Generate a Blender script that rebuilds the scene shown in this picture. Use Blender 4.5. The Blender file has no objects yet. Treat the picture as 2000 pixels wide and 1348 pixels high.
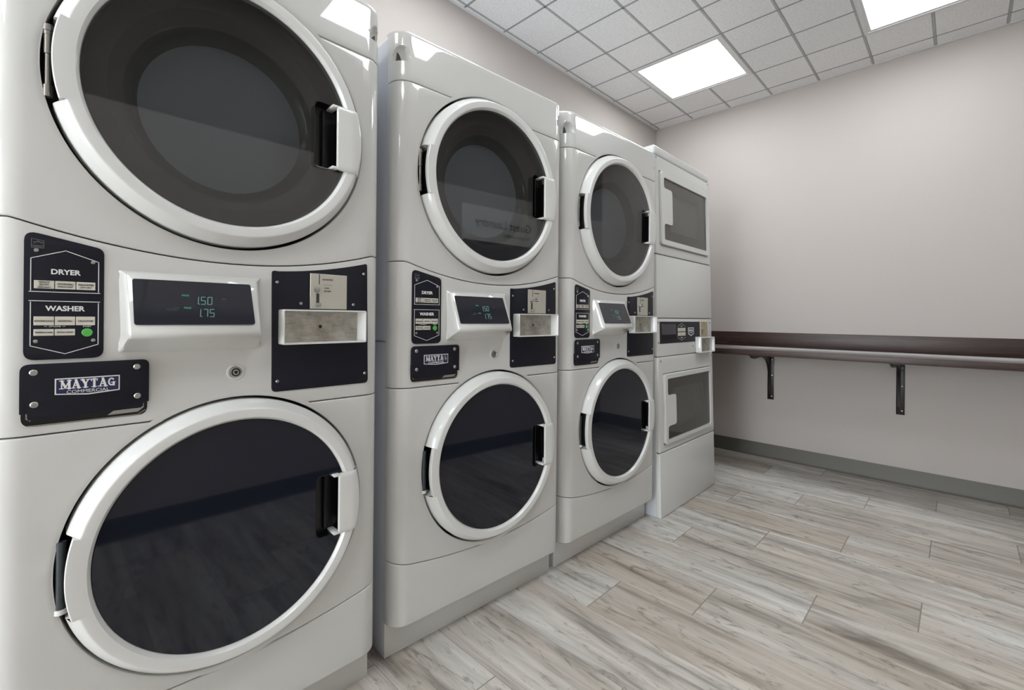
import bpy, bmesh, math, random
from mathutils import Vector, Matrix
sin, cos, pi, sqrt = math.sin, math.cos, math.pi, math.sqrt
random.seed(7)
SC = bpy.context.scene
COL = SC.collection

# ------------------------------------------------------------ camera
EYE = 0.9291
yaw, roll = 0.7917264, 0.0091963
fwd = Vector((-cos(yaw), sin(yaw), 0))
rt = fwd.cross(Vector((0, 0, 1))).normalized()
up = rt.cross(fwd)
r2 = rt * cos(roll) + up * sin(roll)
u2 = up * cos(roll) - rt * sin(roll)
cd = bpy.data.cameras.new('camera')
cd.sensor_fit = 'HORIZONTAL'; cd.sensor_width = 36.0
cd.lens = 890.54 * 36 / 2000
cd.shift_x = (1000 - 995.95) / 2000
cd.shift_y = -(674 - 620.88) / 2000
cd.clip_start = 0.02
cam = bpy.data.objects.new('camera', cd)
m = Matrix((r2, u2, -fwd)).transposed().to_4x4()
m.translation = Vector((0, 0, EYE))
cam.matrix_world = m
COL.objects.link(cam)
SC.camera = cam

# ------------------------------------------------------------ view, world
vs = SC.view_settings
SC.display_settings.display_device = 'sRGB'
vs.view_transform = 'Standard'; vs.look = 'None'; vs.gamma = 1.0
vs.use_curve_mapping = False
vs.exposure = 0.40
LIGHT = 9.6          # radiance of the ceiling light panels
w = bpy.data.worlds.new('world'); SC.world = w; w.use_nodes = True
w.node_tree.nodes['Background'].inputs[0].default_value = (0.9, 0.96, 1.0, 1)
w.node_tree.nodes['Background'].inputs[1].default_value = 10.0  # bright fill that enters through the opening added in the front wall
SC.cycles.max_bounces = 12
SC.cycles.diffuse_bounces = 8
SC.cycles.transparent_max_bounces = 16
SC.cycles.sample_clamp_indirect = 4.0

# ------------------------------------------------------------ materials
def lin(c):
    c /= 255.0
    return c / 12.92 if c <= 0.04045 else ((c + 0.055) / 1.055) ** 2.4
def rgb(r, g, b): return (lin(r), lin(g), lin(b), 1)
class N:
    def __init__(s, name):
        s.m = bpy.data.materials.new(name); s.m.use_nodes = True
        s.t = s.m.node_tree; s.n = s.t.nodes; s.l = s.t.links
        s.b = s.n['Principled BSDF']
    def add(s, typ, **kw):
        n = s.n.new(typ)
        for k, v in kw.items(): setattr(n, k, v)
        return n
    def set(s, n, i, v):
        if isinstance(v, bpy.types.NodeSocket): s.l.new(v, n.inputs[i])
        elif v is not None: n.inputs[i].default_value = v
    def math(s, op, a, b=None, c=None):
        n = s.add('ShaderNodeMath', operation=op)
        s.set(n, 0, a); s.set(n, 1, b); s.set(n, 2, c)
        return n.outputs[0]
    def mix(s, f, a, b, blend='MIX'):
        n = s.add('ShaderNodeMix', data_type='RGBA', blend_type=blend)
        s.set(n, 0, f); s.set(n, 6, a); s.set(n, 7, b)
        return n.outputs[2]
    def noise(s, vec, scale, detail=3, rough=0.5, dist=0):
        n = s.add('ShaderNodeTexNoise')
        s.set(n, 'Vector', vec); s.set(n, 'Scale', scale); s.set(n, 'Detail', detail)
        s.set(n, 'Roughness', rough); s.set(n, 'Distortion', dist)
        return n.outputs[0]
    def pos(s): return s.add('ShaderNodeNewGeometry').outputs['Position']
    def obj(s): return s.add('ShaderNodeTexCoord').outputs['Object']
    def bump(s, h, strength, dist=0.001):
        n = s.add('ShaderNodeBump'); s.set(n, 'Height', h)
        s.set(n, 'Strength', strength); s.set(n, 'Distance', dist)
        s.l.new(n.outputs[0], s.b.inputs['Normal'])
    def ramp(s, f, stops):
        n = s.add('ShaderNodeValToRGB'); e = n.color_ramp.elements
        e[0].position, e[0].color = stops[0]; e[1].position, e[1].color = stops[-1]
        for p, c in stops[1:-1]:
            k = e.new(p); k.color = c
        s.set(n, 0, f); return n.outputs[0]
def plain(name, col, rough=0.5, metal=0.0, coat=0.0, spec=0.5, var=0.03):
    a = N(name)
    nz = a.noise(a.obj(), 35, 3)
    c2 = tuple(x * (1 - var * 3) for x in col[:3]) + (1,)
    a.set(a.b, 'Base Color', a.mix(nz, col, c2))
    a.set(a.b, 'Roughness', rough); a.set(a.b, 'Metallic', metal)
    a.set(a.b, 'Specular IOR Level', spec)
    if coat: a.set(a.b, 'Coat Weight', coat); a.set(a.b, 'Coat Roughness', 0.05)
    return a.m
def enamel(name, col, rough=0.32, coat=1.0):
    a = N(name)
    nz = a.noise(a.obj(), 3.5, 2)
    c2 = tuple(x * 0.965 for x in col[:3]) + (1,)
    a.set(a.b, 'Base Color', a.mix(nz, col, c2))
    a.set(a.b, 'Roughness', rough); a.set(a.b, 'Coat Weight', coat); a.set(a.b, 'Coat Roughness', 0.015); a.set(a.b, 'Specular IOR Level', 0.3)
    return a.m
WHITE = enamel('white_enamel', rgb(204, 204, 201))
WHITE_TOP = WHITE
DOORW = enamel('white_door_plastic', rgb(216, 217, 215), 0.3, 0.6)
SIDE = enamel('side_sheet_enamel', rgb(203, 206, 212), 0.4, 0.2)
M4W = enamel('white_sheet_enamel', rgb(214, 215, 213), 0.35, 0.4)
SEAMDARK = plain('dark_inner_metal', rgb(70, 70, 72), 0.6)  # shade of the panel seams put into this colour
GAPDARK = plain('dark_gasket_rubber', rgb(22, 22, 24), 0.6)  # dark fill, shade of the door gaps put into its colour
BLACKP = plain('black_panel_film', rgb(17, 19, 31), 0.4, spec=0.3)
BLACKG = plain('recess_black_plastic', rgb(8, 8, 12), 0.3)
WTXT = plain('white_print', rgb(228, 228, 226), 0.5)
GTXT = plain('grey_print', rgb(120, 122, 126), 0.5)
LABEL = plain('cream_button_film', rgb(205, 202, 190), 0.45)
LABTXT = plain('dark_button_print', rgb(60, 58, 60), 0.5)
GREEN = plain('green_start_button', rgb(84, 175, 80), 0.35)
NAVY = plain('navy_badge_enamel', rgb(28, 36, 74), 0.3)
CHROME = plain('screw_steel', rgb(190, 190, 186), 0.28, 1.0)
SLOT = plain('coin_slide_plate_nickel', rgb(205, 202, 190), 0.42, 0.55)
def brushed(name, col, col2, rough=0.32, metal=1.0):
    a = N(name)
    mp = a.add('ShaderNodeMapping'); mp.inputs['Scale'].default_value = (4, 4, 60)
    a.l.new(a.obj(), mp.inputs[0])
    n1 = a.noise(mp.outputs[0], 6, 4); n2 = a.noise(a.obj(), 25, 4, 0.65)
    f = a.math('ADD', a.math('MULTIPLY', n1, 0.25), a.math('MULTIPLY', n2, 0.75))
    a.set(a.b, 'Base Color', a.ramp(f, [(0.36, col2), (0.62, col)]))
    a.set(a.b, 'Metallic', metal); a.set(a.b, 'Roughness', rough)
    return a.m
STEEL = brushed('worn_tray_steel', rgb(198, 195, 186), rgb(146, 143, 132), 0.38, 0.75)
DRUM = plain('drum_galvanised_steel', rgb(205, 208, 205), 0.5, 0.1)
BOWL = plain('bowl_grey_plastic', rgb(150, 141, 132), 0.35)
HINGE = plain('hinge_zinc', rgb(150, 146, 140), 0.35, 0.9)
HINGEG = plain('hinge_dark_sleeve', rgb(62, 68, 72), 0.4, 0.3)
def darkglass(name, col):
    a = N(name)
    nz = a.noise(a.obj(), 5, 4)
    a.set(a.b, 'Base Color', a.mix(nz, col, tuple(x * 0.85 for x in col[:3]) + (1,)))
    a.set(a.b, 'Roughness', 0.04); a.set(a.b, 'IOR', 1.5); a.set(a.b, 'Specular IOR Level', 0.5)
    return a.m
GLASSD = darkglass('washer_dark_glass', rgb(18, 23, 36))
LCD = darkglass('display_smoked_glass', rgb(42, 43, 51))
def clearpane(name, tint, rough=0.02, haze=0.0, hcol=None, refl=0.045):
    a = N(name); a.n.remove(a.b)
    out = a.n['Material Output']
    tr = a.add('ShaderNodeBsdfTransparent'); tr.inputs[0].default_value = tint
    gl = a.add('ShaderNodeBsdfGlossy'); gl.inputs['Roughness'].default_value = rough
    gl.inputs[0].default_value = (1, 1, 1, 1)
    ge = a.add('ShaderNodeNewGeometry'); vm = a.add('ShaderNodeVectorMath', operation='DOT_PRODUCT')
    a.l.new(ge.outputs['Incoming'], vm.inputs[0]); a.l.new(ge.outputs['Normal'], vm.inputs[1])
    k = a.math('SUBTRACT', 1.0, a.math('ABSOLUTE', vm.outputs['Value']))
    f = a.math('ADD', refl, a.math('MULTIPLY', a.math('POWER', k, 5.0), 0.95))   # Schlick
    mx = a.add('ShaderNodeMixShader')
    base = tr.outputs[0]
    if haze:
        df = a.add('ShaderNodeBsdfDiffuse'); df.inputs[0].default_value = hcol
        m2 = a.add('ShaderNodeMixShader'); m2.inputs[0].default_value = haze
        a.l.new(base, m2.inputs[1]); a.l.new(df.outputs[0], m2.inputs[2]); base = m2.outputs[0]
    a.l.new(f, mx.inputs[0]); a.l.new(base, mx.inputs[1]); a.l.new(gl.outputs[0], mx.inputs[2])
    a.l.new(mx.outputs[0], out.inputs[0])
    return a.m
PANE = clearpane('dryer_tinted_pane', rgb(198, 200, 201), refl=0.06)
PANE2 = clearpane('inner_clear_pane', rgb(215, 218, 216), 0.03, 0.5, rgb(116, 117, 110))  # grey diffuse mixed in, standing for reflected light on the inner glass
PANE4 = clearpane('dryer_square_pane', rgb(205, 205, 202), 0.03, 0.12, rgb(110, 110, 108))
def emit(name, col, s):
    a = N(name); a.set(a.b, 'Base Color', (0, 0, 0, 1))
    a.set(a.b, 'Emission Color', col); a.set(a.b, 'Emission Strength', s)
    return a.m
DIG = emit('lit_display_digits', rgb(150, 215, 200), 0.26)
DIG2 = emit('lit_display_words', rgb(80, 205, 165), 0.25)
PANEL = emit('light_diffuser', (0.93, 0.975, 1.0, 1), LIGHT)
LFRAME = plain('light_frame_paint', rgb(222, 222, 222), 0.5)
def wallmat(name, col):
    a = N(name)
    n1 = a.noise(a.pos(), 260, 3, 0.6); n2 = a.noise(a.pos(), 1.3, 2)
    a.set(a.b, 'Base Color', a.mix(n2, col, tuple(x * 0.965 for x in col[:3]) + (1,)))
    a.set(a.b, 'Roughness', 0.75); a.set(a.b, 'Specular IOR Level', 0.25)
    a.bump(n1, 0.25, 0.0008)
    return a.m
WALL = wallmat('wall_paint_warm_grey', rgb(188, 181, 176))
WALLD = wallmat('wall_paint_dark_band', rgb(112, 108, 104))  # dark tone guessed, to give the dark upper reflection in the dryer glass
def tilemat():
    a = N('ceiling_tile_mineral')
    p = a.pos()
    n1 = a.noise(p, 150, 5, 0.8); n2 = a.noise(p, 420, 3, 0.7); n3 = a.noise(p, 4, 2)
    f = a.math('MULTIPLY', n1, n2)
    c = a.ramp(f, [(0.14, rgb(196, 196, 197)), (0.27, rgb(244, 244, 244))])
    c = a.mix(a.math('MULTIPLY', n3, 0.25), c, rgb(234, 234, 235))
    a.set(a.b, 'Base Color', c); a.set(a.b, 'Roughness', 0.9); a.set(a.b, 'Specular IOR Level', 0.1)
    a.bump(f, 0.5, 0.002)
    return a.m
TILE = tilemat()
GRIDM = plain('ceiling_grid_paint', rgb(176, 177, 178), 0.5)
GROOVE = plain('ceiling_groove_grey', rgb(160, 161, 163), 0.7)
BASEB = plain('baseboard_vinyl', rgb(86, 82, 74), 0.45, var=0.02)
def darkwood():
    a = N('dark_walnut_laminate')
    mp = a.add('ShaderNodeMapping'); mp.inputs['Scale'].default_value = (1.2, 30, 30)
    a.l.new(a.pos(), mp.inputs[0])
    n1 = a.noise(mp.outputs[0], 3.2, 6, 0.65, 0.4); n2 = a.noise(mp.outputs[0], 14, 4, 0.7)
    f = a.math('ADD', a.math('MULTIPLY', n1, 0.7), a.math('MULTIPLY', n2, 0.3))
    a.set(a.b, 'Base Color', a.ramp(f, [(0.32, rgb(34, 20, 16)), (0.52, rgb(58, 40, 34)), (0.7, rgb(84, 64, 56))]))
    a.set(a.b, 'Roughness', 0.4); a.set(a.b, 'Specular IOR Level', 0.5)
    a.set(a.b, 'Sheen Weight', 0.8); a.set(a.b, 'Sheen Roughness', 0.25)
    return a.m
WOOD = darkwood()
BRACK = plain('bracket_dark_bronze', rgb(26, 16, 13), 0.4, 0.2)
def floormat():
    a = N('wood_look_porcelain_floor')
    p = a.pos(); sx = a.add('ShaderNodeSeparateXYZ'); a.l.new(p, sx.inputs[0])
    x, y = sx.outputs[0], sx.outputs[1]
    P, L, ST, Y0, X0 = 0.2025, 0.763, 0.2552, 1.2255, -0.849
    ry = a.math('DIVIDE', a.math('SUBTRACT', y, Y0), P)
    row = a.math('FLOOR', ry); fy = a.math('SUBTRACT', ry, row)
    xs = a.math('DIVIDE', a.math('SUBTRACT', x, a.math('ADD', X0, a.math('MULTIPLY', row, ST))), L)
    cl = a.math('FLOOR', xs); fx = a.math('SUBTRACT', xs, cl)
    cv = a.add('ShaderNodeCombineXYZ'); a.l.new(row, cv.inputs[0]); a.l.new(cl, cv.inputs[1])
    wn = a.add('ShaderNodeTexWhiteNoise', noise_dimensions='2D'); a.l.new(cv.outputs[0], wn.inputs[0])
    rnd = wn.outputs['Value']; wc = a.add('ShaderNodeSeparateColor'); a.l.new(wn.outputs['Color'], wc.inputs[0])
    # grain coordinates, shifted per tile
    gx = a.math('ADD', x, a.math('MULTIPLY', wc.outputs[0], 40))
    gy = a.math('ADD', y, a.math('MULTIPLY', wc.outputs[1], 40))
    def gv(sx_, sy_):
        c = a.add('ShaderNodeCombineXYZ')
        a.l.new(a.math('MULTIPLY', gx, sx_), c.inputs[0]); a.l.new(a.math('MULTIPLY', gy, sy_), c.inputs[1])
        a.l.new(rnd, c.inputs[2]); return c.outputs[0]
    broad = a.noise(gv(1.0, 8.0), 1.5, 4, 0.55, 0.9)
    streak = a.noise(gv(1.3, 22.0), 2.0, 6, 0.68, 0.8)
    fine = a.noise(gv(3.0, 130.0), 2.0, 5, 0.7, 0.2)
    knot = a.noise(gv(2.6, 9.0), 2.2, 5, 0.7, 2.2)
    f = a.math('ADD', a.math('MULTIPLY', broad, 0.62), a.math('MULTIPLY', streak, 0.30))
    f = a.math('ADD', f, a.math('MULTIPLY', fine, 0.16))
    f = a.math('ADD', f, a.math('MULTIPLY', a.math('SUBTRACT', rnd, 0.5), 0.045))
    c = a.ramp(f, [(0.33, rgb(106, 102, 96)), (0.42, rgb(148, 144, 138)), (0.50, rgb(184, 180, 174)), (0.64, rgb(214, 211, 206))])
    warm = a.ramp(a.noise(gv(0.8, 5.0), 1.1, 3, 0.5, 0.5), [(0.4, (0, 0, 0, 1)), (0.62, (1, 1, 1, 1))])
    c = a.mix(a.math('MULTIPLY', warm, 0.6), c, rgb(230, 219, 208), 'MULTIPLY')
    brown = a.ramp(wc.outputs[2], [(0.55, (0, 0, 0, 1)), (0.85, (1, 1, 1, 1))])
    c = a.mix(a.math('MULTIPLY', brown, 0.30), c, rgb(206, 192, 174), 'MULTIPLY')
    kd = a.ramp(knot, [(0.55, (0, 0, 0, 1)), (0.66, (1, 1, 1, 1))])
    c = a.mix(a.math('MULTIPLY', kd, 0.6), c, rgb(104, 97, 89))
    # grout
    gw_y, gw_x = 0.0016 / P, 0.0018 / L
    ey = a.math('MINIMUM', fy, a.math('SUBTRACT', 1.0, fy)); ex = a.math('MINIMUM', fx, a.math('SUBTRACT', 1.0, fx))
    gy_ = a.math('LESS_THAN', ey, gw_y * 0.55); gx_ = a.math('LESS_THAN', ex, gw_x)
    g = a.math('MAXIMUM', gy_, gx_)
    c = a.mix(a.math('MULTIPLY', g, 0.85), c, rgb(128, 120, 112))
    a.set(a.b, 'Base Color', c)
    a.set(a.b, 'Roughness', a.math('ADD', 0.36, a.math('MULTIPLY', streak, 0.2)))
    a.set(a.b, 'Specular IOR Level', 0.45)
    h = a.math('SUBTRACT', a.math('MULTIPLY', fine, 0.3), a.math('MULTIPLY', g, 1.0))
    a.bump(h, 0.35, 0.0012)
    return a.m
FLOOR = floormat()

# ------------------------------------------------------------ geometry helpers
class G:
    def __init__(s): s.v = []; s.f = []
    def face(s, pts):
        i = len(s.v); s.v += [tuple(p) for p in pts]; s.f.append(tuple(range(i, i + len(pts))))
    def grid(s, rows, close=False):
        n = len(rows[0]); b = len(s.v)
        for r in rows: s.v += [tuple(p) for p in r]
        for i in range(len(rows) - 1):
            for j in range(n if close else n - 1):
                k = (j + 1) % n
                s.f.append((b + i * n + j, b + i * n + k, b + (i + 1) * n + k, b + (i + 1) * n + j))
    def box(s, x0, x1, y0, y1, z0, z1, bev=0.0, seg=2):
        bm = bmesh.new()
        vs_ = [bm.verts.new((x, y, z)) for x in (x0, x1) for y in (y0, y1) for z in (z0, z1)]
        for q in ((0, 1, 3, 2), (4, 6, 7, 5), (0, 4, 5, 1), (2, 3, 7, 6), (0, 2, 6, 4), (1, 5, 7, 3)):
            bm.faces.new([vs_[i] for i in q])
        if bev: bmesh.ops.bevel(bm, geom=bm.edges[:], offset=bev, segments=seg, affect='EDGES', profile=0.5)
        s.bm(bm)
    def bm(s, bm):
        b = len(s.v); bm.verts.index_update()
        s.v += [tuple(v.co) for v in bm.verts]
        s.f += [tuple(b + v.index for v in f.verts) for f in bm.faces]
        bm.free()
    def prism(s, pts, y0, y1, bev=0.0, seg=2):
        """outline in the x-z plane, from y0 (front) to y1 (back)"""
        bm = bmesh.new()
        f = bm.faces.new([bm.verts.new((p[0], y0, p[1])) for p in pts])
        r = bmesh.ops.extrude_face_region(bm, geom=[f])
        bmesh.ops.translate(bm, verts=[e for e in r['geom'] if isinstance(e, bmesh.types.BMVert)], vec=(0, y1 - y0, 0))
        if bev:
            es = [e for e in bm.edges if abs(e.verts[0].co.y - y0) < 1e-7 and abs(e.verts[1].co.y - y0) < 1e-7]
            bmesh.ops.bevel(bm, geom=es, offset=bev, segments=seg, affect='EDGES', profile=0.5)
        bmesh.ops.triangulate(bm, faces=[f_ for f_ in bm.faces if len(f_.verts) > 4])
        s.bm(bm)
    def lathe(s, prof, cx, cz, n=96, a0=0.0, a1=None):
        """prof: (r, y) ; axis along y through (cx, cz)"""
        full = a1 is None
        if full: a1 = 2 * pi
        rows = []
        k = n if full else n + 1
        for r, y in prof:
            rows.append([(cx + r * cos(a0 + (a1 - a0) * i / n), y, cz + r * sin(a0 + (a1 - a0) * i / n)) for i in range(k)])
        s.grid(rows, close=full)
    def disc(s, r, y, cx, cz, n=96):
        s.face([(cx + r * cos(2 * pi * i / n), y, cz + r * sin(2 * pi * i / n)) for i in range(n)])
    def map(s, fn): s.v = [fn(*p) for p in s.v]; return s
def obj(name, g, mat, parent=None, angle=35, merge=True, mats=None, fm=None):
    me = bpy.data.meshes.new(name)
    me.from_pydata(g.v, [], g.f)
    bm = bmesh.new(); bm.from_mesh(me)
    if merge: bmesh.ops.remove_doubles(bm, verts=bm.verts[:], dist=1e-6)
    bmesh.ops.recalc_face_normals(bm, faces=bm.faces[:])
    bm.to_mesh(me); bm.free()
    me.materials.append(mat)
    for p in me.polygons: p.use_smooth = True
    me.set_sharp_from_angle(angle=math.radians(angle))
    o = bpy.data.objects.new(name, me); COL.objects.link(o)
    if parent: o.parent = parent
    return o
def empty(name, loc, rz, label, cat, group=None):
    o = bpy.data.objects.new(name, None); COL.objects.link(o)
    o.empty_display_size = 0.2
    o.location = loc; o.rotation_euler = (0, 0, rz)
    o['label'] = label; o['category'] = cat
    if group: o['group'] = group
    return o
def tag(o, label, cat, group=None):
    o['label'] = label; o['category'] = cat
    if group: o['group'] = group
    return o
def struct(name, g, mat, angle=35):
    o = obj(name, g, mat, None, angle); o['kind'] = 'structure'; return o
def rrect(x0, x1, z0, z1, r, n=6):
    pts = []
    for cx, cz, a in ((x1 - r, z1 - r, 0), (x0 + r, z1 - r, 90), (x0 + r, z0 + r, 180), (x1 - r, z0 + r, 270)):
        for i in range(n + 1):
            t = math.radians(a + 90 * i / n); pts.append((cx + r * cos(t), cz + r * sin(t)))
    return pts
def rpoly(pts, rads, n=5):
    """polygon with each corner rounded"""
    out = []; m_ = len(pts)
    if not isinstance(rads, (list, tuple)): rads = [rads] * m_
    for i in range(m_):
        p = Vector(pts[i]); a = Vector(pts[i - 1]) - p; b = Vector(pts[(i + 1) % m_]) - p
        r = rads[i]
        if r <= 0: out.append(tuple(p)); continue
        an = a.angle(b); d = min(r / math.tan(an / 2), a.length * 0.49, b.length * 0.49)
        p0 = p + a.normalized() * d; p1 = p + b.normalized() * d
        for k in range(n + 1):
            t = k / n
            out.append(tuple(p0 * (1 - t) ** 2 + p * 2 * t * (1 - t) + p1 * t * t))
    return out
def text_geo(s, size, x, z, y, align='CENTER', bold=0.0, depth=0.0004, sx=1.0, shear=0.0, valign='CENTER', flip=False):
    cu = bpy.data.curves.new('t', 'FONT'); cu.body = s; cu.size = size
    cu.align_x = align; cu.align_y = valign; cu.offset = bold; cu.extrude = depth; cu.shear = shear
    cu.resolution_u = 3; cu.fill_mode = 'BOTH'
    o = bpy.data.objects.new('t', cu); COL.objects.link(o)
    bpy.context.view_layer.update()
    me = bpy.data.meshes.new_from_object(o.evaluated_get(bpy.context.evaluated_depsgraph_get()))
    g = G()
    g.v = [(x + v.co.x * sx, y - v.co.z, z + v.co.y) for v in me.vertices]
    g.f = [tuple(p.vertices) for p in me.polygons]
    bpy.data.objects.remove(o); bpy.data.curves.remove(cu); bpy.data.meshes.remove(me)
    return g
def join(*gs):
    o = G()
    for g in gs:
        b = len(o.v); o.v += g.v; o.f += [tuple(b + i for i in f) for f in g.f]
    return o
def stroke(g, pts, wd, y0, y1):
    """flat stroke of width wd along x-z points"""
    for (ax, az), (bx, bz) in zip(pts, pts[1:]):
        d = Vector((bx - ax, bz - az)); d.normalize(); nx, nz = -d.y * wd / 2, d.x * wd / 2
        ax_, az_ = ax - d.x * wd / 2, az - d.y * wd / 2; bx_, bz_ = bx + d.x * wd / 2, bz + d.y * wd / 2
        g.prism([(ax_ + nx, az_ + nz), (bx_ + nx, bz_ + nz), (bx_ - nx, bz_ - nz), (ax_ - nx, az_ - nz)], y0, y1)
def screw(parent, x, z, y, r=0.0042, mat=None, name='screw'):
    g = G()
    g.lathe([(r, y), (r, y - 0.0009), (r * 0.8, y - 0.0018), (r * 0.35, y - 0.0021), (r * 0.3, y - 0.0010), (0.0001, y - 0.0010)], x, z, 16)
    return obj(name, g, mat or CHROME, parent)

# ------------------------------------------------------------ curved front panels of the stacked machines
HW, RC = 0.330, 0.045          # half width, corner radius
XU, ZU, RU = 0.001, 1.331, 0.271    # dryer door axis and opening radius
XL, ZL, RL = 0.012, 0.504, 0.262    # washer door
def corner(x):
    d = abs(x) - (HW - RC)
    return 0.0 if d <= 0 else RC - sqrt(max(0.0, RC * RC - d * d))
def seam_u(x): return min(1.0775, 1.031 + 0.046 * (x / 0.3) ** 2)
def seam_t(x): return 0.236 + 0.036 * (x / HW) ** 2
def seam_m(x): return 0.737
def seam_d(x): return 1.560
def front_panel(lo, hi, holes, ytop=None, toplen=0):
    xs = set()
    for i in range(9): 
        t = i / 8 * pi / 2
        for s_ in (-1, 1): xs.add(round(s_ * (HW - RC + RC * sin(t)), 6))
    nb = 46
    for i in range(nb + 1): xs.add(round(-(HW - RC) + 2 * (HW - RC) * i / nb, 6))
    for cx, cz, R in holes:
        for i in range(81): xs.add(round(cx + R * cos(pi * i / 80), 6))
        # crossings of hole rim with lo/hi
        for fn in (lo, hi):
            for sgn in (-1, 1):
                def F(x):
                    h = sqrt(max(0, R * R - (x - cx) ** 2)); return cz + sgn * h - fn(x)
                prev = None
                for k in range(1201):
                    x = cx - R + 2 * R * k / 1200; v = F(x)
                    if prev is not None and v * prev[1] < 0: xs.add(round(x, 6))
                    prev = (x, v)
    xs = sorted(x for x in xs if -HW - 1e-9 <= x <= HW + 1e-9)
    cols = [(-HW, 0.058)] + [(x, corner(x)) for x in xs] + [(HW, 0.058)]
    g = G()
    def ends(x, topo):
        v = []
        for t in topo:
            if t == 'lo': v.append(lo(x))
            elif t == 'hi': v.append(hi(x))
            else:
                k, sgn = t; cx, cz, R = holes[k]
                v.append(cz + sgn * sqrt(max(0, R * R - (x - cx) ** 2)))
        return v
    def rowz(a, b, x, y):
        e = min(0.0035, max(0, (b - a) * 0.3))
        pr = [(0, 0.011), (0, 0.0035), (0.12, 0.0016), (0.4, 0.0004), (1, 0)]
        r = [(x, y + dy, a + e * k) for k, dy in pr]
        r += [(x, y, a + e + (b - a - 2 * e) * i / 6) for i in range(1, 6)]
        r += [(x, y + dy, b - e * k) for k, dy in reversed(pr)]
        if ytop: r = [ytop(*p) for p in r]
        return r
    for (x0, y0), (x1, y1) in zip(cols, cols[1:]):
        xm = (x0 + x1) / 2
        segs = [['lo', 'hi']]
        for k, (cx, cz, R) in enumerate(holes):
            if abs(xm - cx) < R:
                h = sqrt(R * R - (xm - cx) ** 2); ns = []
                for s0, s1 in segs:
                    a, = ends(xm, [s0]); b, = ends(xm, [s1])
                    if cz - h > a: ns.append([s0, (k, -1)] if cz - h < b else [s0, s1])
                    if cz + h < b: ns.append([(k, 1), s1] if cz + h > a else [s0, s1])
                segs = ns
        for sg in segs:
            a0, b0 = ends(x0, sg); a1, b1 = ends(x1, sg)
            if b0 < a0: a0 = b0 = (a0 + b0) / 2
            if b1 < a1: a1 = b1 = (a1 + b1) / 2
            g.grid([rowz(a0, b0, x0, y0), rowz(a1, b1, x1, y1)])
    return g
def rim(g, cx, cz, R, a0=0, a1=None):
    g.lathe([(R + 0.010, -0.0002), (R + 0.003, -0.0004), (R + 0.0006, 0.0006), (R, 0.003), (R, 0.040)], cx, cz, 160, a0, a1)

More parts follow.
